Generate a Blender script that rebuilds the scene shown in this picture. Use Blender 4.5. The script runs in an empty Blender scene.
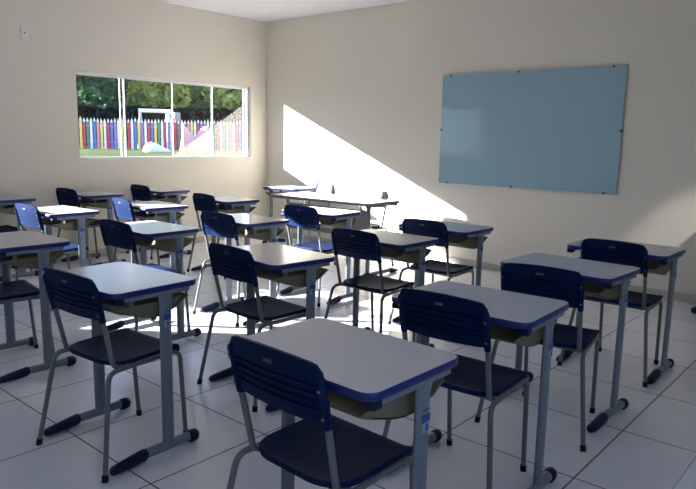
import bpy, bmesh, math, random
from mathutils import Vector, Matrix
random.seed(7)
PI = math.pi
scene = bpy.context.scene
COL = scene.collection

# ---------------------------------------------------------------- materials
def lin(c):
    c /= 255.0
    return c / 12.92 if c <= 0.04045 else ((c + 0.055) / 1.055) ** 2.4
def rgb(r, g, b): return (lin(r), lin(g), lin(b), 1.0)

class N:
    """small node-tree helper"""
    def __init__(self, name):
        self.m = bpy.data.materials.new(name); self.m.use_nodes = True
        self.t = self.m.node_tree; self.t.nodes.clear()
        self.out = self.t.nodes.new('ShaderNodeOutputMaterial')
    def n(self, typ, **kw):
        x = self.t.nodes.new(typ)
        for k, v in kw.items():
            if hasattr(x, k) and not k.startswith('i_'): setattr(x, k, v)
        return x
    def l(self, a, b): self.t.links.new(a, b)
    def math(self, op, a, b=None):
        x = self.t.nodes.new('ShaderNodeMath'); x.operation = op
        for i, v in enumerate((a, b)):
            if v is None: continue
            if isinstance(v, (int, float)): x.inputs[i].default_value = v
            else: self.l(v, x.inputs[i])
        return x.outputs[0]
    def mix(self, f, a, b):
        x = self.t.nodes.new('ShaderNodeMix'); x.data_type = 'RGBA'
        for s, v in ((0, f), (6, a), (7, b)):
            if isinstance(v, (int, float)): x.inputs[s].default_value = v
            elif isinstance(v, tuple): x.inputs[s].default_value = v
            else: self.l(v, x.inputs[s])
        return x.outputs[2]
    def bsdf(self, col, rough=.5, spec=.5, metal=0.0):
        b = self.t.nodes.new('ShaderNodeBsdfPrincipled')
        if isinstance(col, tuple): b.inputs['Base Color'].default_value = col
        else: self.l(col, b.inputs['Base Color'])
        if isinstance(rough, (int, float)): b.inputs['Roughness'].default_value = rough
        else: self.l(rough, b.inputs['Roughness'])
        b.inputs['Specular IOR Level'].default_value = spec
        b.inputs['Metallic'].default_value = metal
        self.l(b.outputs[0], self.out.inputs[0]); self.b = b
        return b
    def noise(self, scale, detail=3, vec=None):
        x = self.t.nodes.new('ShaderNodeTexNoise'); x.inputs['Scale'].default_value = scale; x.inputs['Detail'].default_value = detail
        v = vec or self.pos()
        self.l(v, x.inputs['Vector']); return x.outputs['Fac']
    def pos(self):
        return self.n('ShaderNodeNewGeometry').outputs['Position']
    def obj(self):
        return self.n('ShaderNodeTexCoord').outputs['Object']
    def ramp(self, f, stops):
        x = self.t.nodes.new('ShaderNodeValToRGB'); e = x.color_ramp.elements
        while len(e) < len(stops): e.new(.5)
        for i, (p, c) in enumerate(stops): e[i].position = p; e[i].color = c
        self.l(f, x.inputs[0]); return x.outputs[0]
    def bump(self, h, strength=.2, dist=.01):
        x = self.t.nodes.new('ShaderNodeBump'); x.inputs['Strength'].default_value = strength; x.inputs['Distance'].default_value = dist
        self.l(h, x.inputs['Height']); self.l(x.outputs[0], self.b.inputs['Normal'])

def mk_plain(name, col, rough=.5, spec=.5, var=.06, scale=20, metal=0, bump=0):
    n = N(name); f = n.noise(scale, 3, n.obj())
    d = tuple(max(0, c * (1 - var)) for c in col[:3]) + (1,); u = tuple(min(1, c * (1 + var)) for c in col[:3]) + (1,)
    n.bsdf(n.mix(f, d, u), rough, spec, metal)
    if bump: n.bump(n.noise(180, 2, n.obj()), bump, .002)
    return n.m

def mk_wall(name, col):
    n = N(name); f = n.noise(.9, 4)
    c = n.mix(f, tuple(x * .95 for x in col[:3]) + (1,), tuple(min(1, x * 1.04) for x in col[:3]) + (1,))
    n.bsdf(c, .75, .25); n.bump(n.noise(160, 3), .12, .002); return n.m

def mk_floor():
    n = N('glazed_floor_tile'); p = n.pos(); s = n.n('ShaderNodeSeparateXYZ'); n.l(p, s.inputs[0])
    def line(o, off, size, w):
        a = n.math('DIVIDE', n.math('SUBTRACT', o, off), size)
        fr = n.math('FRACT', a); d = n.math('MINIMUM', fr, n.math('SUBTRACT', 1.0, fr))
        return n.math('LESS_THAN', n.math('MULTIPLY', d, size), w), n.math('FLOOR', a)
    lx, ix = line(s.outputs[0], TILE_X, TILE_SX, .0035); ly, iy = line(s.outputs[1], TILE_Y, TILE_SY, .0035)
    g = n.math('MAXIMUM', lx, ly)
    cid = n.n('ShaderNodeCombineXYZ'); n.l(ix, cid.inputs[0]); n.l(iy, cid.inputs[1])
    wn = n.n('ShaderNodeTexWhiteNoise'); n.l(cid.outputs[0], wn.inputs['Vector'])
    cloud = n.noise(5, 5)
    f = n.math('ADD', n.math('MULTIPLY', wn.outputs['Value'], .35), n.math('MULTIPLY', cloud, .65))
    tile = n.mix(f, rgb(220, 221, 226), rgb(238, 239, 243))
    col = n.mix(g, tile, rgb(84, 72, 58))
    rough = n.math('ADD', n.math('MULTIPLY', n.noise(9, 4), .12), n.math('ADD', n.math('MULTIPLY', g, .4), .16))
    n.bsdf(col, rough, .5); n.bump(n.math('SUBTRACT', 1.0, g), .25, .003); return n.m

def mk_ceiling():
    n = N('pvc_ceiling_strips'); s = n.n('ShaderNodeSeparateXYZ'); n.l(n.pos(), s.inputs[0])
    fr = n.math('FRACT', n.math('MULTIPLY', s.outputs[0], 10.0)); g = n.math('LESS_THAN', fr, .08)
    n.bsdf(n.mix(g, rgb(244, 244, 254), rgb(214, 214, 226)), .45, .4); n.bump(n.math('SUBTRACT', 1.0, g), .3, .004); return n.m

def mk_glass(name, tint=(1, 1, 1, 1)):
    n = N(name); tr = n.n('ShaderNodeBsdfTransparent'); tr.inputs[0].default_value = tint
    gl = n.n('ShaderNodeBsdfGlossy'); gl.inputs['Roughness'].default_value = .0
    ge = n.n('ShaderNodeNewGeometry'); vm = n.n('ShaderNodeVectorMath'); vm.operation = 'DOT_PRODUCT'
    n.l(ge.outputs['Normal'], vm.inputs[0]); n.l(ge.outputs['Incoming'], vm.inputs[1])
    k = n.math('POWER', n.math('SUBTRACT', 1.0, n.math('ABSOLUTE', vm.outputs['Value'])), 5.0)
    sch = n.math('ADD', n.math('MULTIPLY', k, .93), .065)
    mx = n.n('ShaderNodeMixShader'); n.l(sch, mx.inputs[0]); n.l(tr.outputs[0], mx.inputs[1]); n.l(gl.outputs[0], mx.inputs[2])
    n.l(mx.outputs[0], n.out.inputs[0]); return n.m

TILE_X, TILE_Y, TILE_SX, TILE_SY = 6.025, -2.512, .622, .608
M = {}
M['wall'] = mk_wall('cream_wall_paint', rgb(227, 221, 208))
M['ceiling'] = mk_ceiling()
M['floor'] = mk_floor()
M['base'] = mk_plain('baseboard_tile', rgb(186, 180, 172), .3, .5, .05, 6)
M['plastic'] = mk_plain('navy_blue_moulded_plastic', (.0036, .0150, .062, 1), .55, .08, .1, 30, 0, .1)
M['cap'] = mk_plain('dark_navy_plastic_cap', (.0035, .0085, .04, 1), .5, .3, .1, 30)
M['edge'] = mk_plain('blue_edge_band_plastic', (.006, .017, .15, 1), .35, .5, .08, 30)
M['metal'] = mk_plain('grey_painted_steel', rgb(112, 124, 136), .38, .5, .05, 30)
M['tube'] = mk_plain('grey_painted_tube', rgb(104, 110, 110), .35, .5, .05, 30)
M['rubber'] = mk_plain('black_rubber', (.006, .007, .012, 1), .6, .3, .1, 40)
M['badge'] = mk_plain('pale_emblem_print', rgb(78, 82, 92), .5, .4)
M['shelf'] = mk_plain('khaki_moulded_plastic', rgb(116, 111, 90), .5, .4, .06, 15)
n = N('speckled_grey_laminate'); f = n.noise(260, 2, n.obj()); n.bsdf(n.mix(f, rgb(178, 176, 180), rgb(204, 203, 207)), .17, .5); M['lam'] = n.m
M['tedge'] = mk_plain('grey_edge_band', rgb(120, 118, 120), .4, .5)
M['sticker'] = mk_plain('blue_sticker_print', rgb(38, 72, 150), .4, .5)
M['picto'] = mk_plain('white_sticker_print', rgb(150, 168, 190), .4, .5)
M['alu'] = mk_plain('white_aluminium', rgb(232, 234, 240), .35, .5, .02)
M['glass'] = mk_glass('window_glass')
M['board'] = mk_plain('pale_blue_back_painted_glass', rgb(150, 180, 194), .07, .5, .015, 2)
M['stud'] = mk_plain('dark_steel_stud', rgb(70, 72, 76), .35, .5, .05, 40, .8)
M['white'] = mk_plain('white_plastic', rgb(225, 226, 224), .4, .5, .03)
M['hole'] = mk_plain('dark_hole', (.02, .02, .02, 1), .8, .2)

# ---------------------------------------------------------------- mesh helpers
def link(name, bm, mat, parent=None, smooth=True, angle=38):
    me = bpy.data.meshes.new(name); bmesh.ops.recalc_face_normals(bm, faces=bm.faces)
    bm.to_mesh(me); bm.free()
    if smooth:
        me.polygons.foreach_set('use_smooth', [True] * len(me.polygons))
        try: me.set_sharp_from_angle(angle=math.radians(angle))
        except Exception: pass
    me.materials.append(M[mat] if isinstance(mat, str) else mat)
    o = bpy.data.objects.new(name, me); COL.objects.link(o)
    if parent: o.parent = parent
    return o

def empty(name, loc=(0, 0, 0), rz=0, label=None, cat=None, group=None):
    o = bpy.data.objects.new(name, None); COL.objects.link(o); o.empty_display_size = .1
    o.location = loc; o.rotation_euler = (0, 0, rz); tag(o, label, cat, group); return o

def tag(o, label=None, cat=None, group=None, kind=None):
    for k, v in (('label', label), ('category', cat), ('group', group), ('kind', kind)):
        if v: o[k] = v
    return o

def box(bm, x0, x1, y0, y1, z0, z1, bev=0, seg=2):
    b = bmesh.new() if bev else bm
    vs = [b.verts.new((x, y, z)) for x in (x0, x1) for y in (y0, y1) for z in (z0, z1)]
    for f in ((0, 1, 3, 2), (4, 6, 7, 5), (0, 4, 5, 1), (2, 3, 7, 6), (0, 2, 6, 4), (1, 5, 7, 3)): b.faces.new([vs[i] for i in f])
    if bev:
        bmesh.ops.bevel(b, geom=list(b.edges), offset=bev, segments=seg, affect='EDGES', profile=.5)
        merge(bm, b)

def merge(bm, b):
    me = bpy.data.meshes.new('tmp'); b.to_mesh(me); b.free(); bm.from_mesh(me); bpy.data.meshes.remove(me)

def ring_loft(bm, rings, cap=True, closed=True):
    R = [[bm.verts.new(p) for p in r] for r in rings]
    for a, b in zip(R, R[1:]):
        k = len(a)
        for i in range(k if closed else k - 1): bm.faces.new((a[i], a[(i + 1) % k], b[(i + 1) % k], b[i]))
    if cap: bm.faces.new(list(reversed(R[0]))); bm.faces.new(R[-1])
    return R

def fillet(path, r, seg=5):
    P = [Vector(p) for p in path]; out = [P[0]]
    for a, b, c in zip(P, P[1:], P[2:]):
        u, v = (a - b), (c - b); lu, lv = u.length, v.length; u.normalize(); v.normalize()
        ang = u.angle(v)
        if ang > PI - .05: out.append(b); continue
        d = min(r / math.tan(ang / 2), lu * .48, lv * .48)
        p0, p1 = b + u * d, b + v * d
        for i in range(seg + 1):
            t = i / seg; out.append(p0.lerp(b, t).lerp(b.lerp(p1, t), t))
    out.append(P[-1]); return out

def tube(bm, path, r, sides=10, bend=0, seg=5, ru=None, up=(0, 0, 1)):
    """sweep a round (or r x ru oval) section along a path"""
    P = fillet(path, bend, seg) if bend else [Vector(p) for p in path]
    rings = []; nrm = None
    for i, p in enumerate(P):
        t = (P[min(i + 1, len(P) - 1)] - P[max(i - 1, 0)]).normalized()
        if nrm is None:
            upv = Vector(up)
            if abs(t.dot(upv)) > .95: upv = Vector((0, 1, 0)) if ru is None else Vector(up)
            nrm = (upv - t * t.dot(upv)).normalized()
        else: nrm = (nrm - t * t.dot(nrm)).normalized()
        bn = t.cross(nrm); rr = ru or r
        rings.append([p + nrm * (rr * math.sin(2 * PI * k / sides)) + bn * (r * math.cos(2 * PI * k / sides)) for k in range(sides)])
    ring_loft(bm, rings); return P

def rrect(hx, hy, r, seg=6, cx=0, cy=0):
    pts = []
    for sx, sy, a0 in ((1, 1, 0), (-1, 1, 90), (-1, -1, 180), (1, -1, 270)):
        for i in range(seg + 1):
            a = math.radians(a0 + 90 * i / seg)
            pts.append((cx + sx * (hx - r) + r * math.cos(a), cy + sy * (hy - r) + r * math.sin(a)))
    return pts

def disc(bm, c, axis, r, h, sides=16):
    """short cylinder from c along axis"""
    a = Vector(axis).normalized(); u = a.orthogonal().normalized(); v = a.cross(u); c = Vector(c)
    rings = []
    for d, k in ((0, 1), (h * .8, 1), (h, .85)):
        rings.append([c + a * d + (u * math.cos(2 * PI * i / sides) + v * math.sin(2 * PI * i / sides)) * r * k for i in range(sides)])
    ring_loft(bm, rings)

# ---------------------------------------------------------------- student desk
def slab(bm, hx, hy, r, z0, z1, bev=.003):
    o = rrect(hx, hy, r); i = rrect(hx - bev, hy - bev, max(r - bev, .001))
    ring_loft(bm, [[(x, y, z0 + bev) for x, y in o][0:0] or [(x, y, z0) for x, y in i], [(x, y, z0 + bev) for x, y in o], [(x, y, z1 - bev) for x, y in o], [(x, y, z1) for x, y in i]])

def band(bm, hx, hy, r, z0, z1, w=.006):
    o = rrect(hx, hy, r); i = rrect(hx - w, hy - w, r - w); e = rrect(hx - .003, hy - .003, r - .003)
    rings = [[(x, y, z0) for x, y in i], [(x, y, z0) for x, y in e], [(x, y, z0 + .005) for x, y in o], [(x, y, z1 - .005) for x, y in o], [(x, y, z1) for x, y in e], [(x, y, z1) for x, y in i]]
    R = ring_loft(bm, rings, cap=False); k = len(R[0])
    for j in range(k): bm.faces.new((R[-1][j], R[-1][(j + 1) % k], R[0][(j + 1) % k], R[0][j]))

def oval(cx, cy, z, rx, ry, k=16): return [(cx + rx * math.cos(2 * PI * i / k), cy + ry * math.sin(2 * PI * i / k), z) for i in range(k)]

def desk_leg_set(root, s, cx, cy, ztop, y_back, y_front, toe_len=.17, col='metal', cap='cap'):
    x = s * cx
    # column, widening into the bracket under the top
    bm = bmesh.new()
    rings = [oval(x, cy, .045, .0155, .029), oval(x, cy, .30, .0155, .029), oval(x, cy, ztop - .12, .0155, .029), oval(x, cy + .001, ztop - .05, .0155, .031), oval(x, cy + .005, ztop - .02, .0155, .038), oval(x, cy + .010, ztop, .0155, .052)]
    ring_loft(bm, rings); c = link('column', bm, col, root)
    bm = bmesh.new(); box(bm, x - .016, x + .016, y_back + .07, y_front - .04, ztop - .022, ztop, .006)
    br = link('bracket', bm, col, root)
    bm = bmesh.new(); box(bm, x - .02, x + .02, y_back + .045, y_back + .085, ztop - .028, ztop - .001, .008, 3)
    link('bracket_cap', bm, cap, br)
    # foot
    bm = bmesh.new(); tube(bm, [(x, y_back + toe_len - .02, .034), (x, y_front - .02, .034)], .021, 14, ru=.021)
    f = link('foot', bm, col, root)
    bm = bmesh.new(); rings = []
    L = toe_len
    for t, w, h, z in ((0, .006, .006, .014), (.02, .016, .012, .016), (.08, .024, .016, .019), (.35, .027, .021, .0225), (.7, .026, .026, .0275), (.92, .0255, .027, .032), (1, .021, .022, .034)):
        y = y_back + L * t
        rings.append([(x + w * math.cos(2 * PI * i / 14), y, z + h * math.sin(2 * PI * i / 14)) for i in range(14)])
    ring_loft(bm, rings); link('toe_cap', bm, cap, f)
    bm = bmesh.new(); rings = []
    for t, w, h in ((0, .0235, .024), (.15, .027, .029), (.5, .027, .0295), (.8, .024, .026), (1, .012, .014)):
        y = y_front - .055 + .055 * t
        rings.append([(x + w * math.cos(2 * PI * i / 14), y, max(.03 + h * math.sin(2 * PI * i / 14), .002)) for i in range(14)])
    ring_loft(bm, rings); link('heel_cap', bm, cap, f)
    return c

def make_desk(name='student_desk'):
    root = empty(name)
    HX, HY = .298, .214
    bm = bmesh.new(); slab(bm, HX - .003, HY - .003, .042, .737, .7605, .0015); link('tabletop', bm, 'lam', root)
    bm = bmesh.new(); band(bm, HX, HY, .045, .735, .7592); link('edge_band', bm, 'edge', root)
    for s in (-1, 1):
        desk_leg_set(root, s, .272, .045, .735, -.24, .205)
    # book tray: curved bottom, side cheeks
    prof = [(-.175, .668), (-.15, .658), (-.09, .638), (-.03, .619), (.02, .610), (.06, .609), (.09, .621), (.13, .648), (.182, .682)]
    bm = bmesh.new(); w = .232; th = .005
    tipw = lambda y: w + (.022 if y > .12 else 0)
    rings = []
    for y, z in prof:
        ww = tipw(y); rings.append([(-ww, y, z), (ww, y, z), (ww, y, z + th), (-ww, y, z + th)])
    ring_loft(bm, rings)
    for s in (-1, 1):
        pts = [(y, z) for y, z in prof if y <= .131]; top = [(.165, .682), (.12, .679), (-.16, .676)]
        poly = pts + top
        a = [bm.verts.new((s * w, y, z)) for y, z in poly]; b = [bm.verts.new((s * (w - .005), y, z)) for y, z in poly]
        bm.faces.new(a); bm.faces.new(list(reversed(b)))
        for i in range(len(a)): j = (i + 1) % len(a); bm.faces.new((a[i], a[j], b[j], b[i]))
    for y in (.1, -.09):                                                  # lugs that hang the tray
        for s in (-1, 1): box(bm, s * .229 - .004, s * .229 + .004, y - .012, y + .012, .665, .736)
    link('book_tray', bm, 'shelf', root, angle=30)
    # printed size label on the outer side of one column
    bm = bmesh.new(); X = .272 + .0158
    box(bm, X - .002, X + .0008, .029, .061, .575, .605); lb = link('size_label', bm, 'picto', root)
    bm = bmesh.new(); box(bm, X - .002, X + .0012, .028, .062, .605, .628); box(bm, X - .002, X + .0012, .03, .06, .640, .644)
    box(bm, X + .0005, X + .0014, .040, .046, .579, .600); box(bm, X + .0005, X + .0014, .046, .053, .596, .600); box(bm, X + .0005, X + .0014, .046, .053, .587, .591); box(bm, X + .0005, X + .0014, .050, .054, .591, .597); box(bm, X + .0005, X + .0014, .048, .054, .579, .586)
    link('label_print', bm, 'sticker', lb, smooth=False)
    return root

# ---------------------------------------------------------------- student chair
def make_chair(name='student_chair'):
    root = empty(name)
    # seat: thin moulded shell, dished, with a rolled front lip
    nx, ny = 14, 14; bm = bmesh.new(); outer = []
    for sx, sy, a0, rr in ((1, 1, 0, .035), (-1, 1, 90, .035), (-1, -1, 180, .105), (1, -1, 270, .105)):
        for i in range(8):
            t = math.radians(a0 + 90 * i / 7); outer.append((sx * (.19 - rr) + rr * math.cos(t), sy * (.183 - rr) + rr * math.sin(t)))
    def zt(x, y):
        u = x / .19; v = y / .18
        z = .447 + .006 * u * u
        z += -.006 * (1 - u * u) * max(0, 1 - (v + .2) ** 2)
        if v > .55: z += .012 * (v - .55) / .45 - .03 * max(0, (v - .8) / .2) ** 2
        if v < -.75: z += .010 * (-v - .75) / .25
        return z
    ks = [0, .25, .5, .7, .84, .94, 1.0]
    ringsT = [[(x * k, y * k, zt(x * k, y * k)) for x, y in outer] for k in ks[1:]]
    R = [[bm.verts.new(p) for p in r] for r in ringsT]
    c0 = bm.verts.new((0, 0, zt(0, 0))); k = len(outer)
    for i in range(k): bm.faces.new((c0, R[0][i], R[0][(i + 1) % k]))
    for a, b in zip(R, R[1:]):
        for i in range(k): bm.faces.new((a[i], b[i], b[(i + 1) % k], a[(i + 1) % k]))
    lip = [bm.verts.new((x * 1.012, y * 1.012, zt(x, y) - .007)) for x, y in outer]
    low = [bm.verts.new((x * .995, y * .995, zt(x, y) - .02)) for x, y in outer]
    inn = [bm.verts.new((x * .9, y * .9, zt(x * .9, y * .9) - .014)) for x, y in outer]
    for a, b in ((R[-1], lip), (lip, low), (low, inn)):
        for i in range(k): bm.faces.new((a[i], b[i], b[(i + 1) % k], a[(i + 1) % k]))
    bm.faces.new(inn)
    link('seat', bm, 'plastic', root, angle=60)
    # backrest: curved panel with four louvred grooves and sleeves over the uprights
    W = .186; grooves = (.24, .37, .50, .63)
    rows = [0, .03, .09, .16]
    for q in grooves: rows += [q - .012, q - .006, q + .018, q + .045]
    rows += [.74, .82, .89, .94, .975, 1.0]
    NX = 24; bm = bmesh.new(); V = {}
    def bp(u, s, off):
        ax = W * u
        hw = 1.0
        zb, ztp = .638 + .004 * u * u, .813 + .012 * (1 - u * u)
        r = .16
        if abs(u) > 1 - r:                      # rounded corners of the outline
            d = (abs(u) - (1 - r)) / r; cut = .022 * (1 - math.sqrt(max(0, 1 - d * d)))
            zb += cut * .8; ztp -= cut
        z = zb + (ztp - zb) * s
        y = -.214 - .034 * (z - .64) / .16 + .014 * (u * u) - .012 * (1 - u * u) * (1 - (2 * s - 1) ** 2) * .4
        return Vector((ax, y - off, z))
    def rib(u, s):                               # sawtooth depth of the louvred back
        if abs(u) > .86: return 0.0
        for q in grooves:
            if q - .0061 <= s <= q + .0461: return .0075 * (1 - max(0, s - q - .018) / .027 * .6) if s < q + .04 else 0.0
        return 0.0
    for side, off in ((0, -.006), (1, .0065)):
        for i in range(NX + 1):
            for j, s in enumerate(rows):
                u = -1 + 2 * i / NX; V[side, i, j] = bm.verts.new(bp(u, s, off - (rib(u, s) if side else -rib(u, s) * .3)))
    def solid(i, j):
        if not (0 <= i < NX and 0 <= j < len(rows) - 1): return False
        return True
    for i in range(NX):
        for j in range(len(rows) - 1):
            if not solid(i, j): continue
            bm.faces.new([V[0, a, b] for a, b in ((i, j), (i + 1, j), (i + 1, j + 1), (i, j + 1))])
            bm.faces.new([V[1, a, b] for a, b in ((i, j), (i, j + 1), (i + 1, j + 1), (i + 1, j))])
            for (di, dj), (p, q) in (((-1, 0), ((i, j), (i, j + 1))), ((1, 0), ((i + 1, j), (i + 1, j + 1))), ((0, -1), ((i, j), (i + 1, j))), ((0, 1), ((i, j + 1), (i + 1, j + 1)))):
                if not solid(i + di, j + dj): bm.faces.new((V[0, p[0], p[1]], V[0, q[0], q[1]], V[1, q[0], q[1]], V[1, p[0], p[1]]))
    for s in (-1, 1):                            # sleeves
        rings = []
        for z, rr in ((.628, .008), (.634, .0125), (.70, .0135), (.775, .0125), (.788, .008)):
            y = -.214 - .034 * (z - .64) / .16 + .010
            rings.append([(s * (W - .004) + rr * math.cos(2 * PI * q / 10), y + rr * 1.15 * math.sin(2 * PI * q / 10), z) for q in range(10)])
        ring_loft(bm, rings)
    for v in [v for v in bm.verts if not v.link_faces]: bm.verts.remove(v)
    back = link('backrest', bm, 'plastic', root, angle=35)
    bm = bmesh.new()                             # small printed emblem on the back face
    for dx in (-.012, 0, .012):
        c = bp(dx / W, .80, .0062); box(bm, c.x - .0056, c.x + .0056, c.y - .0008, c.y + .0008, c.z - .008, c.z + .008)
    link('emblem', bm, 'badge', back, smooth=False)
    for s in (-1, 1):
        for z in (.665, .745):
            y = -.214 - .034 * (z - .64) / .16 + .010; bm = bmesh.new(); disc(bm, (s * (W - .001), y - .015, z), (s * .3, -1, 0), .0045, .003, 10)
            link('rivet', bm, 'tube', back)
    # tube frame
    r = .0105
    for s in (-1, 1):
        bm = bmesh.new(); tube(bm, [(s * .257, -.268, .012), (s * .205, -.200, .424), (s * .196, -.10, .424)], r, 10, .05, 6, up=(1, 0, 0))
        lg = link('leg', bm, 'tube', root)
        bm = bmesh.new(); tube(bm, [(s * .2585, -.2705, 0), (s * .2545, -.2652, .028)], .0135, 10, up=(1, 0, 0)); link('foot_cap', bm, 'rubber', lg)
        bm = bmesh.new(); tube(bm, [(s * .18, .199, .012), (s * .182, .172, .424), (s * .186, .07, .424)], r, 10, .05, 6, up=(1, 0, 0))
        lg = link('leg', bm, 'tube', root)
        bm = bmesh.new(); tube(bm, [(s * .18, .2005, 0), (s * .1801, .1985, .028)], .0135, 10, up=(1, 0, 0)); link('foot_cap', bm, 'rubber', lg)
        bm = bmesh.new(); tube(bm, [(s * .196, -.10, .424), (s * .186, .07, .424)], r, 10, up=(1, 0, 0)); link('seat_rail', bm, 'tube', root)
        bm = bmesh.new(); tube(bm, [(s * .178, -.110, .421), (s * .178, -.160, .432), (s * .183, -.207, .66), (s * .183, -.231, .775)], r, 10, .04, 5, up=(1, 0, 0)); link('upright', bm, 'tube', root)
    for y in (-.12, .12):
        bm = bmesh.new(); tube(bm, [(-.192, y, .420), (.192, y, .420)], .0095, 8); link('crossbar', bm, 'tube', root)
    return root

def kids(o): return [c for c in bpy.data.objects if c.parent == o]
def copy_tree(o, parent=None):
    c = o.copy(); COL.objects.link(c)
    if parent: c.parent = parent
    for ch in TREE.get(o.name, []): copy_tree(ch, c)
    return c
TREE = {}
def remember(o):
    TREE[o.name] = kids(o)
    for c in TREE[o.name]: remember(c)

# ---------------------------------------------------------------- room
ZC = 2.94; XR = 8.3; YB = -9.0; WT = .14
def struct(name, bm, mat, smooth=False, parent=None):
    o = link(name, bm, mat, parent, smooth)
    if not parent: o['kind'] = 'structure'
    return o
bm = bmesh.new(); box(bm, -WT, XR + WT, YB - WT, WT, -.12, 0); struct('floor', bm, 'floor')
bm = bmesh.new(); box(bm, -WT, XR + WT, YB - WT, WT, ZC, ZC + .1); struct('ceiling', bm, 'ceiling')
bm = bmesh.new(); box(bm, -WT, XR + WT, 0, WT, 0, ZC); struct('wall_front', bm, 'wall')
def wall_with_holes(name, axis, c0, c1, a0, a1, holes, z1=ZC):
    """axis 'x': wall plane x in [c0,c1], running along y from a0 to a1"""
    bm = bmesh.new(); cuts = sorted({a0, a1} | {h[0] for h in holes} | {h[1] for h in holes})
    for p, q in zip(cuts, cuts[1:]):
        hs = [h for h in holes if h[0] <= p + 1e-6 and h[1] >= q - 1e-6]
        spans = [(0, z1)] if not hs else [(0, hs[0][2]), (hs[0][3], z1)]
        for z0, zz in spans:
            if zz - z0 < 1e-4: continue
            if axis == 'x': box(bm, c0, c1, p, q, z0, zz)
            else: box(bm, p, q, c0, c1, z0, zz)
    bmesh.ops.remove_doubles(bm, verts=bm.verts, dist=1e-5)
    return struct(name, bm, 'wall')
W1 = (-2.752, -.288, 1.110, 2.055); W2 = (-6.30, -4.42, 1.110, 2.055)
wall_with_holes('wall_left', 'x', -WT, 0, YB - WT, 0, [W1, W2])
wall_with_holes('wall_back', 'y', YB - WT, YB, 0, XR, [])
WR = (-7.6, -4.6, 1.1, 2.3)
wall_with_holes('wall_right', 'x', XR, XR + WT, YB - WT, 0, [WR])
bm = bmesh.new(); box(bm, .012, XR, -.012, 0, 0, .078, .003, 1); struct('baseboard_front', bm, 'base')
bm = bmesh.new(); box(bm, 0, .012, YB, 0, 0, .078, .003, 1); struct('baseboard_left', bm, 'base')

def window(name, y0, y1, z0, z1, detail=True):
    root = empty(name); root['kind'] = 'structure'
    xf0, xf1 = -.095, -.045
    bm = bmesh.new()
    box(bm, xf0, xf1, y0, y1, z1 - .037, z1, .003, 1); box(bm, xf0, xf1, y0, y1, z0, z0 + .015, .003, 1)
    box(bm, xf0, xf1, y0, y0 + .012, z0, z1, .002, 1); box(bm, xf0, xf1, y1 - .012, y1, z0, z1, .002, 1)
    link('window_frame', bm, 'alu', root, False)
    e = [y0 + .012, y0 + .60, y0 + 1.255, y0 + 1.855, y1 - .012]
    for i in range(4):
        x = (-.072, -.086, -.072, -.086)[i]
        a, b = e[i] - (.012 if i else 0), e[i + 1] + (.012 if i < 3 else 0)
        bm = bmesh.new(); box(bm, x - .003, x + .003, a, b, z0 + .012, z1 - .03)
        p = link('glass_pane', bm, 'glass', root, False)
        bm = bmesh.new()
        st = {0: [(a, a + .008), (b - .012, b)], 1: [(a - .035, a - .022), (b - .004, b + .006)], 2: [(b - .006, b + .006)], 3: [(b - .055, b - .015)]}[i]
        for q0, q1 in st: box(bm, x - .007, x + .007, q0, q1, z0 + .02, z1 - .03, .002, 1)
        link('sash_stile', bm, 'alu', p, False)
    return root
window('window_1', *W1)
window('window_2', *W2)

# glass board with studs
BX0, BX1, BZ0, BZ1 = 2.914, 4.879, .913, 2.095
bd = empty('glass_board', (0, 0, 0), 0, 'large pale blue glass writing board on the front wall', 'board')
bm = bmesh.new(); box(bm, BX0, BX1, -.030, -.022, BZ0, BZ1, .001, 1); link('board_panel', bm, 'board', bd, False)
for fx, fz in ((.055, 1), (.46, 1), (.94, 1), (0, .5), (1, .5), (.055, 0), (.455, 0), (.94, 0)):
    px = BX0 + (BX1 - BX0) * fx + (.008 if fx == 0 else -.008 if fx == 1 else 0); pz = BZ0 + (BZ1 - BZ0) * fz + (.008 if fz == 0 else -.008 if fz == 1 else 0)
    bm = bmesh.new(); disc(bm, (px, 0, pz), (0, -1, 0), .011, .04, 12); link('mounting_stud', bm, 'stud', bd)

# wall plate high on the side wall
pl = empty('wall_plate', (0, -3.272, 2.32), 0, 'small white switch plate high on the window wall', 'switch plate')
bm = bmesh.new(); box(bm, 0, .009, -.036, .036, 0, .112, .003, 2); pb = link('plate', bm, 'white', pl)
bm = bmesh.new(); disc(bm, (.009, 0, .056), (1, 0, 0), .008, .0015, 12); link('socket_hole', bm, 'hole', pl)

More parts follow.
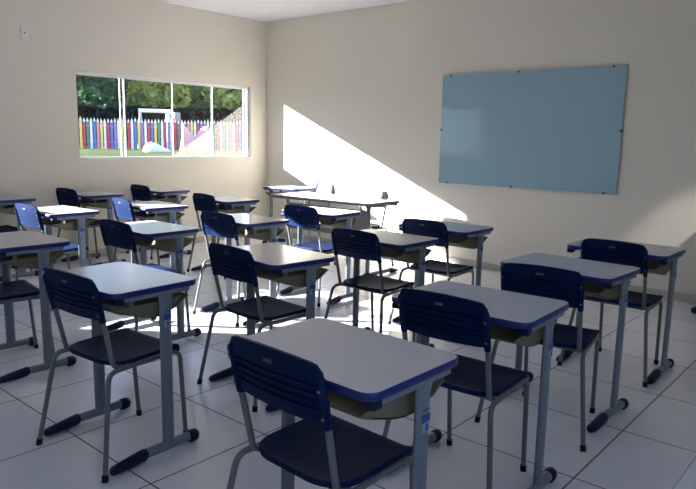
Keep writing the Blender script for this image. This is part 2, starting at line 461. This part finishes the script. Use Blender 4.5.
# ---------------------------------------------------------------- desks and chairs in their rows
# pose: desk x, y, rotation (deg); chair offset dx, dy, rotation (rad) in the desk's frame
SPOTS = {
 'A': (5.708, -4.866, -0.9, -0.016, -0.014, -0.022), 'B': (5.695, -4.012, 2.2, -0.029, -0.011, -0.008), 'C': (5.656, -3.015, -2.5, 0.030, -0.211, 0.153), 'D': (5.662, -2.153, -0.6, 0.010, -0.010, -0.001),
 'E': (4.331, -4.795, 2.4, 0.030, -0.014, 0.023), 'H': (4.362, -3.899, -5.9, -0.042, -0.017, 0.030), 'I': (4.402, -2.954, -0.8, -0.048, -0.011, 0.004), 'J': (4.375, -2.178, -0.8, -0.026, -0.010, 0.000),
 'F': (2.976, -4.686, -0.9, -0.048, -0.049, -0.120), 'G': (3.033, -3.815, 0.3, -0.014, -0.012, -0.014), 'L': (3.090, -3.015, -1.7, -0.024, -0.019, 0.051), 'K': (3.093, -2.161, 4.9, 0.000, -0.024, -0.080),
 'N': (1.675, -3.808, 1.9, -0.020, -0.011, -0.003), 'O': (1.758, -2.983, -4.0, -0.048, -0.026, -0.054), 'M': (1.726, -2.110, -1.0, -0.012, -0.021, -0.063),
 'R': (.33, -3.72, 0, -0.020, -0.026, 0.000), 'P': (.37, -2.82, 0, -0.040, -0.037, 0.060), 'Q': (.36, -1.97, 0, -0.018, -0.029, -0.016),
 'Z': (6.97, -4.95, 0, None, 0, 0), 'S': (.94, -.46, 185, -.17, -.20, -.087), 'X': (5.99, -.235, 180, None, 0, 0),
}
DL = {
 'A': 'front-most grey-topped desk with blue edge, its navy chair back overlapping the top',
 'B': 'grey-topped desk standing one place ahead of the biggest desk in its column',
 'C': 'third grey-topped desk along the column facing the glass board, askew chair tucked behind',
 'D': 'grey-topped desk at the head of the column beneath the far end of glass board',
 'E': 'bluish-topped desk with full length of both feet and a sticker-marked column showing',
 'H': 'grey-topped desk in second column with floor sunlight around its foot, khaki tray showing',
 'I': 'third desk along the second column, ahead of the sunlit floor patch',
 'J': 'desk heading the second column, seen against the sunlit wall below the glass board',
 'F': 'cropped grey-topped desk at the picture edge with a bare blue seat underneath',
 'G': 'sky-blue gleaming desk just behind the bluish-topped desk, lit tray inside',
 'L': 'desk in the third column whose chair back overlaps another navy chair back',
 'K': 'desk at the head of the third column, in front of the long teacher table',
 'N': 'desk with sun-striped white top behind the brightly sunlit slotted chair',
 'O': 'desk with glaring white sunlit top in the column second from the window wall',
 'M': 'pale blue desk heading the column second from the window wall',
 'R': 'window wall desk cut by the picture edge, behind the sunlit slotted chair',
 'P': 'middle desk of the three standing against the window wall',
 'Q': 'desk against the window wall directly below the wide window middle',
 'Z': 'desk showing only a blue-edged corner of its top at the lower picture corner',
 'S': 'white sunlit desk in the room corner beside the long teacher table',
 'X': 'desk by the front wall showing only one navy foot cap at the picture edge',
}
CL = {
 'A': 'largest navy slotted chair at the front-most desk, legs cut by the picture edge',
 'B': 'navy chair pushed to the second desk of the column facing the glass board',
 'C': 'slightly turned navy chair behind the third desk of the glass board column',
 'D': 'navy chair at the head desk beneath the far end of the glass board',
 'E': 'navy chair with all four grey legs showing at the bluish-topped desk',
 'H': 'navy chair in second column standing beside the striped floor sunlight',
 'I': 'navy chair third along the second column, grey sheen on its seat',
 'J': 'navy chair seen against the white sunlit wall below the glass board',
 'F': 'blue chair at the picture edge with only seat and legs showing',
 'G': 'navy slotted chair at the sky-blue gleaming desk, seat lit light blue',
 'L': 'navy chair with a sunlit lower backrest, overlapping another chair back behind it',
 'K': 'navy chair with a bright blue sunlit seat before the long teacher table',
 'N': 'blue slotted chair with brightly sunlit backrest in front of a sun-striped desk',
 'O': 'sunlit pale blue slotted chair at the glaring white desk',
 'M': 'navy chair half hidden behind another chair back below the window end',
 'R': 'dark seat under the window wall desk cut by the picture edge',
 'P': 'shaded navy chair at the middle desk against the window wall',
 'Q': 'shaded navy chair below the window, ahead in the wall column',
 'S': 'chair with washed-out sunlit back tucked under the white corner desk',
}
proto_d = make_desk(); proto_c = make_chair(); remember(proto_d); remember(proto_c)
# the prototypes carry the first pair; every other pair is a copy
first_d = first_c = True
for k, (x, y, rd, dx, dy, rc) in SPOTS.items():
    d = proto_d if first_d else copy_tree(proto_d); first_d = False
    rz = math.radians(rd); d.location = (x, y, 0); d.rotation_euler = (0, 0, rz)
    tag(d, DL[k], 'desk', 'student desks in columns')
    if dx is None: continue
    c = proto_c if first_c else copy_tree(proto_c); first_c = False
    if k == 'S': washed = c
    c.location = (x + math.cos(rz) * dx - math.sin(rz) * dy, y + math.sin(rz) * dx + math.cos(rz) * dy, 0); c.rotation_euler = (0, 0, rz + rc)
    tag(c, CL[k], 'chair', 'navy student chairs')
# teacher's chair behind the long table, facing the class
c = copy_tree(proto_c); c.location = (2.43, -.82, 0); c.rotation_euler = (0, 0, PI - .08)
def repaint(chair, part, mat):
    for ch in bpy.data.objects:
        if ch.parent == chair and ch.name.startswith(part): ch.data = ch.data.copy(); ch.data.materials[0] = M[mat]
M['glare_grey'] = mk_plain('sun_glare_grey_plastic', rgb(150, 158, 172), .45, .4)  # sun glare on the teacher's chair back, put into its base colour
repaint(c, 'backrest', 'glare_grey'); M['glare_blue'] = mk_plain('sun_washed_blue_plastic', rgb(86, 120, 168), .45, .4); repaint(washed, 'backrest', 'glare_blue')  # corner chair's back painted pale blue to carry the washed-out sunlight
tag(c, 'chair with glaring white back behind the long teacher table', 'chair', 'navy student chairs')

# long teacher's table
tt = empty('teacher_table', (2.285, -1.105, 0), PI, 'long grey-edged teacher table with sunlit white top before the front wall', 'table')
bm = bmesh.new(); slab(bm, .685, .282, .03, .735, .7605, .0015); link('tabletop', bm, 'lam', tt)
bm = bmesh.new(); band(bm, .688, .285, .033, .733, .7592); link('edge_band', bm, 'tedge', tt)
for s, cx in ((-1, .645), (1, .485)): desk_leg_set(tt, s, cx, .19, .733, -.31, .24, .14, 'metal', 'rubber')
bm = bmesh.new(); box(bm, -.63, .47, .185, .20, .40, .68, .004, 2); link('modesty_panel', bm, 'tedge', tt)

# ---------------------------------------------------------------- outside
def ground_z(x, y):
    d = -x
    return -.15 + (.87 * min(1, max(0, (d - 2) / 11.0)))
n = N('lawn_grass'); f = n.noise(3, 6); g2 = n.noise(40, 3); n.bsdf(n.mix(n.math('MULTIPLY', f, g2), rgb(52, 64, 34), rgb(108, 118, 72)), .9, .1); n.bump(g2, .6, .05); M['grass'] = n.m
bm = bmesh.new(); xs = [-.14, -2, -6, -10, -14, -18, -22, -30, -45, -70]; ys = [-70, -40, -20, -10, 0, 5, 10, 15, 20, 30, 50, 80]
G = [[bm.verts.new((x, y, ground_z(x, y))) for y in ys] for x in xs]
for i in range(len(xs) - 1):
    for j in range(len(ys) - 1): bm.faces.new((G[i][j], G[i][j + 1], G[i + 1][j + 1], G[i + 1][j]))
lawn = link('lawn', bm, 'grass'); lawn['kind'] = 'structure'
for nm, c in (('red', (206, 74, 98)), ('blue', (106, 132, 196)), ('yellow', (238, 214, 122)), ('green', (104, 140, 116)), ('mauve', (168, 132, 180)), ('pink', (222, 150, 166)), ('white', (240, 238, 234))):
    M['pk_' + nm] = mk_plain('fence_paint_' + nm, rgb(*c), .6, .3, .06, 4)

CAM = Vector((6.9336, -6.2671, 1.3798))
FD = Vector((-.63, -.776, 0)).normalized()      # fence direction (towards -y end)
def fence_pt(s): return Vector((-19.3, 11.2, 0)) + FD * s
fn = empty('picket_fence', fence_pt(0), 0, 'long playground fence of multicoloured pencil-tipped pickets on the lawn', 'fence')
RS = -.05; PIT = .148; cols = ['red', 'white', 'green', 'yellow', 'blue', 'red', 'white', 'mauve', 'yellow', 'blue', 'white', 'red', 'green', 'yellow', 'white', 'mauve', 'blue', 'red', 'white', 'yellow', 'pink', 'blue', 'white', 'green', 'red', 'yellow', 'blue']
FBASE = .66; FH = 1.30
for k in range(-46, 54):
    q = fence_pt(k * PIT) - fence_pt(0); z0 = FBASE + random.uniform(-.02, .02); hh = FH + random.uniform(-.03, .03); w = .054; nrm = Vector((-FD.y, FD.x, 0)) * .012
    def quadprism(z_lo, z_hi, w0, w1):
        b = bmesh.new(); rings = []
        for z, ww in ((z_lo, w0), (z_hi, w1)):
            rings.append([tuple(q + FD * ww - nrm + Vector((0, 0, z))), tuple(q + FD * ww + nrm + Vector((0, 0, z))), tuple(q - FD * ww + nrm + Vector((0, 0, z))), tuple(q - FD * ww - nrm + Vector((0, 0, z)))])
        ring_loft(b, rings); return b
    p = link('picket', quadprism(z0, z0 + hh, w, w), 'pk_' + cols[k % len(cols)], fn, False)
    link('picket_tip', quadprism(z0 + hh, z0 + hh + .16, w, .006), 'pk_white', p, False)
for z in (1.05, 1.75):
    bm = bmesh.new(); a = FD * (-46 * PIT) ; b = FD * (53 * PIT); o = Vector((-FD.y, FD.x, 0)) * RS
    tube(bm, [a + o + Vector((0, 0, z)), b + o + Vector((0, 0, z))], .03, 6); link('fence_rail', bm, 'pk_mauve', fn)

# trees and the dark hedge behind the fence
def mk_leaf(name, a, b, c):
    n = N(name); f = n.noise(1.6, 3); g = n.noise(14, 2)
    col = n.ramp(n.math('ADD', n.math('MULTIPLY', f, .6), n.math('MULTIPLY', g, .4)), [(.3, a), (.52, b), (.75, c)])
    bs = n.bsdf(col, .6, .25)
    tr = n.n('ShaderNodeBsdfTranslucent'); n.l(col, tr.inputs[0]); ad = n.n('ShaderNodeMixShader'); ad.inputs[0].default_value = .4
    n.l(bs.outputs[0], ad.inputs[1]); n.l(tr.outputs[0], ad.inputs[2]); n.l(ad.outputs[0], n.out.inputs[0]); return n.m
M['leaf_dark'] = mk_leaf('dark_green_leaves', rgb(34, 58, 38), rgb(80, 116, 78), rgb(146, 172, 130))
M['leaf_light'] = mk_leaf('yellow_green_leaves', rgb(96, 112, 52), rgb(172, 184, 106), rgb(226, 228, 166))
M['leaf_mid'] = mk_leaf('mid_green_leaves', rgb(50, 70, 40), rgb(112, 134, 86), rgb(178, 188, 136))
M['bark'] = mk_plain('bark', rgb(70, 56, 44), .9, .1, .25, 6)
def tree(px, dist, h, rad, mat, label, seed, crown_lo=1.2, nleaf=2600):
    rnd = random.Random(seed)
    # place along the horizontal bearing through the window at this picture column
    d = bearing(px); base = Vector((CAM.x, CAM.y, 0)) + d * dist; gz = ground_z(base.x, base.y)
    root = empty('garden_tree', (base.x, base.y, gz), 0, label, 'tree', 'trees behind the fence')
    bm = bmesh.new(); tube(bm, [(0, 0, 0), (.1, .05, h * .3), (-.05, .1, h * .55), (0, 0, h * .8)], .16, 8, .4)
    for i in range(6):
        a = i * 1.05 + rnd.random(); tube(bm, [(0, .05, h * (.25 + .07 * i)), (math.cos(a) * rad * .35, math.sin(a) * rad * .35, h * (.4 + .07 * i)), (math.cos(a) * rad * .7, math.sin(a) * rad * .7, h * (.5 + .07 * i))], .055, 5)
    link('trunk', bm, 'bark', root)
    bm = bmesh.new(); blobs = []
    for i in range(26):
        a = rnd.uniform(0, 2 * PI); rr = rad * math.sqrt(rnd.random()) * .8; z = rnd.uniform(crown_lo, h - rad * .25)
        br = rad * rnd.uniform(.32, .48); rr = min(rr, rad - br); blobs.append((Vector((math.cos(a) * rr, math.sin(a) * rr, z)), br))
    for i in range(nleaf):
        c, br = rnd.choice(blobs); v = Vector((rnd.gauss(0, 1), rnd.gauss(0, 1), rnd.gauss(0, 1))).normalized()
        p = c + v * br * rnd.uniform(.75, 1.05)
        if p.z < crown_lo * .7: continue
        s = rnd.uniform(.15, .27); t = (v + Vector((rnd.gauss(0, .6), rnd.gauss(0, .6), rnd.gauss(0, .6)))).normalized(); u = t.orthogonal().normalized(); w = t.cross(u)
        a = rnd.uniform(0, PI); u, w = u * math.cos(a) + w * math.sin(a), w * math.cos(a) - u * math.sin(a)
        bm.faces.new([bm.verts.new(p + u * s * k1 + w * s * .6 * k2 + t * s * k3) for k1, k2, k3 in ((-1, 0, -.2), (0, -1, .1), (1, 0, -.2), (0, 1, .1))])
    link('foliage', bm, mat, root, False)

# camera -------------------------------------------------------------
F_PX, YAW, PITCH, ROLL = 647.4676, -.7092, .1614, .0196
cy, sy, cp, sp = math.cos(YAW), math.sin(YAW), math.cos(PITCH), math.sin(PITCH)
fw = Vector((sy * cp, cy * cp, -sp)); rt = Vector((cy, -sy, 0)); up = rt.cross(fw)
c_, s_ = math.cos(ROLL), math.sin(ROLL); rt, up = rt * c_ + up * s_, up * c_ - rt * s_
cd = bpy.data.cameras.new('camera'); cam = bpy.data.objects.new('camera', cd); COL.objects.link(cam)
cam.matrix_world = Matrix(((rt.x, up.x, -fw.x, CAM.x), (rt.y, up.y, -fw.y, CAM.y), (rt.z, up.z, -fw.z, CAM.z), (0, 0, 0, 1)))
cd.sensor_width = 36; cd.sensor_fit = 'HORIZONTAL'; cd.lens = 36 * F_PX / 696; cd.clip_start = .05; cd.clip_end = 400
scene.camera = cam
def bearing(px, py=140):
    v = rt * ((px - 348) / F_PX) + up * ((244.5 - py) / F_PX) + fw; v.z = 0; return v.normalized()

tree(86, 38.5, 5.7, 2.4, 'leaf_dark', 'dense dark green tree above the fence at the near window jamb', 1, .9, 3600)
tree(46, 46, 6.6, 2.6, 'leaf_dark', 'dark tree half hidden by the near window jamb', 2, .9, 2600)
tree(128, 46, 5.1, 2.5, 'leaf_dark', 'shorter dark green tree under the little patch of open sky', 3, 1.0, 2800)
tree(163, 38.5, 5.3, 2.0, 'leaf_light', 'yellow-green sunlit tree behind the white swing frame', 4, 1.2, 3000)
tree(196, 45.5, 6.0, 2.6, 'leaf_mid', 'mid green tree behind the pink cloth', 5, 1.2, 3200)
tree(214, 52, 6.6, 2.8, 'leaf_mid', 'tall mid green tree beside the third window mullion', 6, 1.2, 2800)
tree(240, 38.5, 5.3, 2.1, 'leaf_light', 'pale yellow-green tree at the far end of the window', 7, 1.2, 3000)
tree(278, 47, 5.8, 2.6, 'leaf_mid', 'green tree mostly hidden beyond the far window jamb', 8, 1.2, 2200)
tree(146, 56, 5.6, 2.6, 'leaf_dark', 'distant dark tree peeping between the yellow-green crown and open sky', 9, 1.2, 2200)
# dark hedge
bm = bmesh.new(); rnd = random.Random(5)
def hedge_pt(px, dist): 
    d = bearing(px); b = Vector((CAM.x, CAM.y, 0)) + d * dist; return b
for i in range(4200):
    px = rnd.uniform(60, 262); b = hedge_pt(px, 35.5 + rnd.uniform(-.4, .4)); z = ground_z(b.x, b.y) + rnd.uniform(.1, 2.05)
    t = Vector((rnd.gauss(0, 1), rnd.gauss(0, 1), rnd.gauss(0, 1))).normalized(); u = t.orthogonal().normalized(); w = t.cross(u); s = rnd.uniform(.12, .24); p = Vector((b.x, b.y, z))
    bm.faces.new([bm.verts.new(p + u * s * k1 + w * s * .7 * k2) for k1, k2 in ((-1, 0), (0, -1), (1, 0), (0, 1))])
M['hedge'] = mk_leaf('black_green_hedge_leaves', rgb(8, 14, 10), rgb(18, 28, 20), rgb(36, 48, 36))
tag(link('hedge', bm, 'hedge', None, False), 'low very dark hedge running behind the coloured fence', 'hedge', None, 'stuff')

# white swing frame behind the fence
def at(px, py, dist):
    v = rt * ((px - 348) / F_PX) + up * ((244.5 - py) / F_PX) + fw; k = dist / math.hypot(v.x, v.y); return CAM + v * k
sw = empty('swing_frame', (0, 0, 0), 0, 'white painted play frame with flat crossbar standing behind the fence', 'play frame')
a = at(138.5, 110.5, 33.4); b = at(172, 111.5, 33.4); g = ground_z(a.x, a.y)
sw.location = (a.x, a.y, g); o = Vector((a.x, a.y, g))
bm = bmesh.new(); tube(bm, [a - o, b - o], .085, 8); link('crossbar', bm, 'white', sw)
bm = bmesh.new(); p = at(168.5, 112, 33.4); tube(bm, [p - o, Vector((p.x, p.y, g)) - o], .14, 8); link('post', bm, 'white', sw)
M['greyp'] = mk_plain('weathered_grey_paint', rgb(150, 152, 150), .6, .3)
for dx in (-2.4, 1.6):
    bm = bmesh.new(); p = at(140.5, 112, 33.4); q = at(140.5 + dx, 122, 33.4); tube(bm, [p - o, Vector((q.x, q.y, g)) - o], .06, 6); link('post', bm, 'greyp', sw)
bm = bmesh.new(); p = at(175.5, 117, 33.2); box(bm, p.x - o.x - .18, p.x - o.x + .18, p.y - o.y - .18, p.y - o.y + .18, p.z - o.z - .22, p.z - o.z + .22, .04, 2); link('side_box', bm, 'greyp', sw)

# white tarp heap and pink cloth on the lawn
def cloth_blob(name, px0, px1, pyb, pyt, dist, mat, label, cat, seed, prof):
    rnd = random.Random(seed); bm = bmesh.new(); a = at(px0, pyb, dist); b = at(px1, pyb, dist); L = (b - a); L.z = 0; hgt = (pyb - pyt) / F_PX * dist
    zb = ground_z(a.x, a.y); perp = Vector((-L.y, L.x, 0)).normalized(); nu, nv = 26, 10; rows = []
    for i in range(nu + 1):
        u = i / nu; r = []
        for j in range(nv + 1):
            v = j / nv; ang = PI * v; h = prof(u) * hgt
            p = L * u + perp * (math.cos(ang) * .5 * (.25 + prof(u))) + Vector((0, 0, math.sin(ang) ** .8 * h * (1 + rnd.uniform(-.08, .08)) + .01))
            r.append(bm.verts.new(p))
        rows.append(r)
    for i in range(nu):
        for j in range(nv): bm.faces.new((rows[i][j], rows[i + 1][j], rows[i + 1][j + 1], rows[i][j + 1]))
    ob = link(name, bm, mat, None, True, 25); ob.location = (a.x, a.y, zb); tag(ob, label, cat); return ob
M['tarp'] = mk_plain('white_tarpaulin', rgb(232, 230, 238), .6, .3, .06, 3)
M['pinkc'] = mk_plain('pink_sheet', rgb(230, 180, 178), .8, .2, .14, 1.5)
cloth_blob('tarpaulin', 143, 171, 151.5, 143, 27.5, 'tarp', 'crumpled white tarpaulin lying on the lawn before the fence', 'tarpaulin', 1, lambda u: .15 + .85 * math.sin(PI * u ** .55) ** 1.2)
cloth_blob('draped_cloth', 180, 214, 152.5, 122, 28.3, 'pinkc', 'pink sheet hanging in sagging folds at the coloured fence', 'cloth', 2, lambda u: max(.06, (.95 - 1.1 * u if u < .45 else .45 + .35 * math.sin((u - .45) * 5.2)) if u > .12 else u * 7.5))

# ---------------------------------------------------------------- light
w = bpy.data.worlds.new('sky'); scene.world = w; w.use_nodes = True; nt = w.node_tree; nt.nodes.clear()
out = nt.nodes.new('ShaderNodeOutputWorld'); bg = nt.nodes.new('ShaderNodeBackground'); nt.links.new(bg.outputs[0], out.inputs[0])
tc = nt.nodes.new('ShaderNodeTexCoord'); sx = nt.nodes.new('ShaderNodeSeparateXYZ'); nt.links.new(tc.outputs['Generated'], sx.inputs[0])
rp = nt.nodes.new('ShaderNodeValToRGB'); nt.links.new(sx.outputs[2], rp.inputs[0])
e = rp.color_ramp.elements; e[0].position = 0; e[0].color = (.66, .82, 1, 1); e[1].position = .6; e[1].color = (.34, .55, 1, 1)
nt.links.new(rp.outputs[0], bg.inputs[0]); bg.inputs[1].default_value = 1.9
SD = Vector((1, .81, -.432)).normalized()
sl = bpy.data.lights.new('sun', 'SUN'); so = bpy.data.objects.new('sun', sl); COL.objects.link(so)
sl.energy = 40.0; sl.color = (1, .97, .94); sl.angle = math.radians(.5); so.rotation_euler = (-SD).to_track_quat('Z', 'Y').to_euler(); so.location = (-8, -8, 8)
def portal(name, loc, rot, sx_, sy_):
    l = bpy.data.lights.new(name, 'AREA'); l.shape = 'RECTANGLE'; l.size = sx_; l.size_y = sy_; l.cycles.is_portal = True
    o = bpy.data.objects.new(name, l); COL.objects.link(o); o.location = loc; o.rotation_euler = rot
portal('sky_portal', (-.16, (W1[0] + W1[1]) / 2, 1.576), (0, -PI / 2, 0), .92, 2.45)
portal('sky_portal', (-.16, (W2[0] + W2[1]) / 2, 1.576), (0, -PI / 2, 0), .92, 2.45)
portal('sky_portal', (XR + WT + .02, (WR[0] + WR[1]) / 2, 1.7), (0, PI / 2, 0), 1.2, 3.0)

gl_ = bpy.data.lights.new('added_wall_glow_spot', 'SPOT'); go = bpy.data.objects.new('added_wall_glow_spot', gl_); COL.objects.link(go)  # added spot with no fixture behind it, imitates sunlight bounced onto the wall
gl_.energy = 200; gl_.color = (1, .95, .85); gl_.spot_size = math.radians(12); gl_.spot_blend = 1.0; gl_.shadow_soft_size = .05
go.location = (7.5, -1.6, 2.7); go.rotation_euler = (Vector(go.location) - Vector((5.42, 0, .62))).to_track_quat('Z', 'Y').to_euler()
scene.view_settings.view_transform = 'Standard'; scene.view_settings.look = 'None'; scene.view_settings.exposure = 0.42; scene.view_settings.gamma = 1.0
cy_ = scene.cycles
cy_.use_denoising = True; cy_.max_bounces = 10; cy_.diffuse_bounces = 6; cy_.glossy_bounces = 4; cy_.transparent_max_bounces = 12; cy_.caustics_reflective = False; cy_.caustics_refractive = False
cy_.sample_clamp_indirect = 6
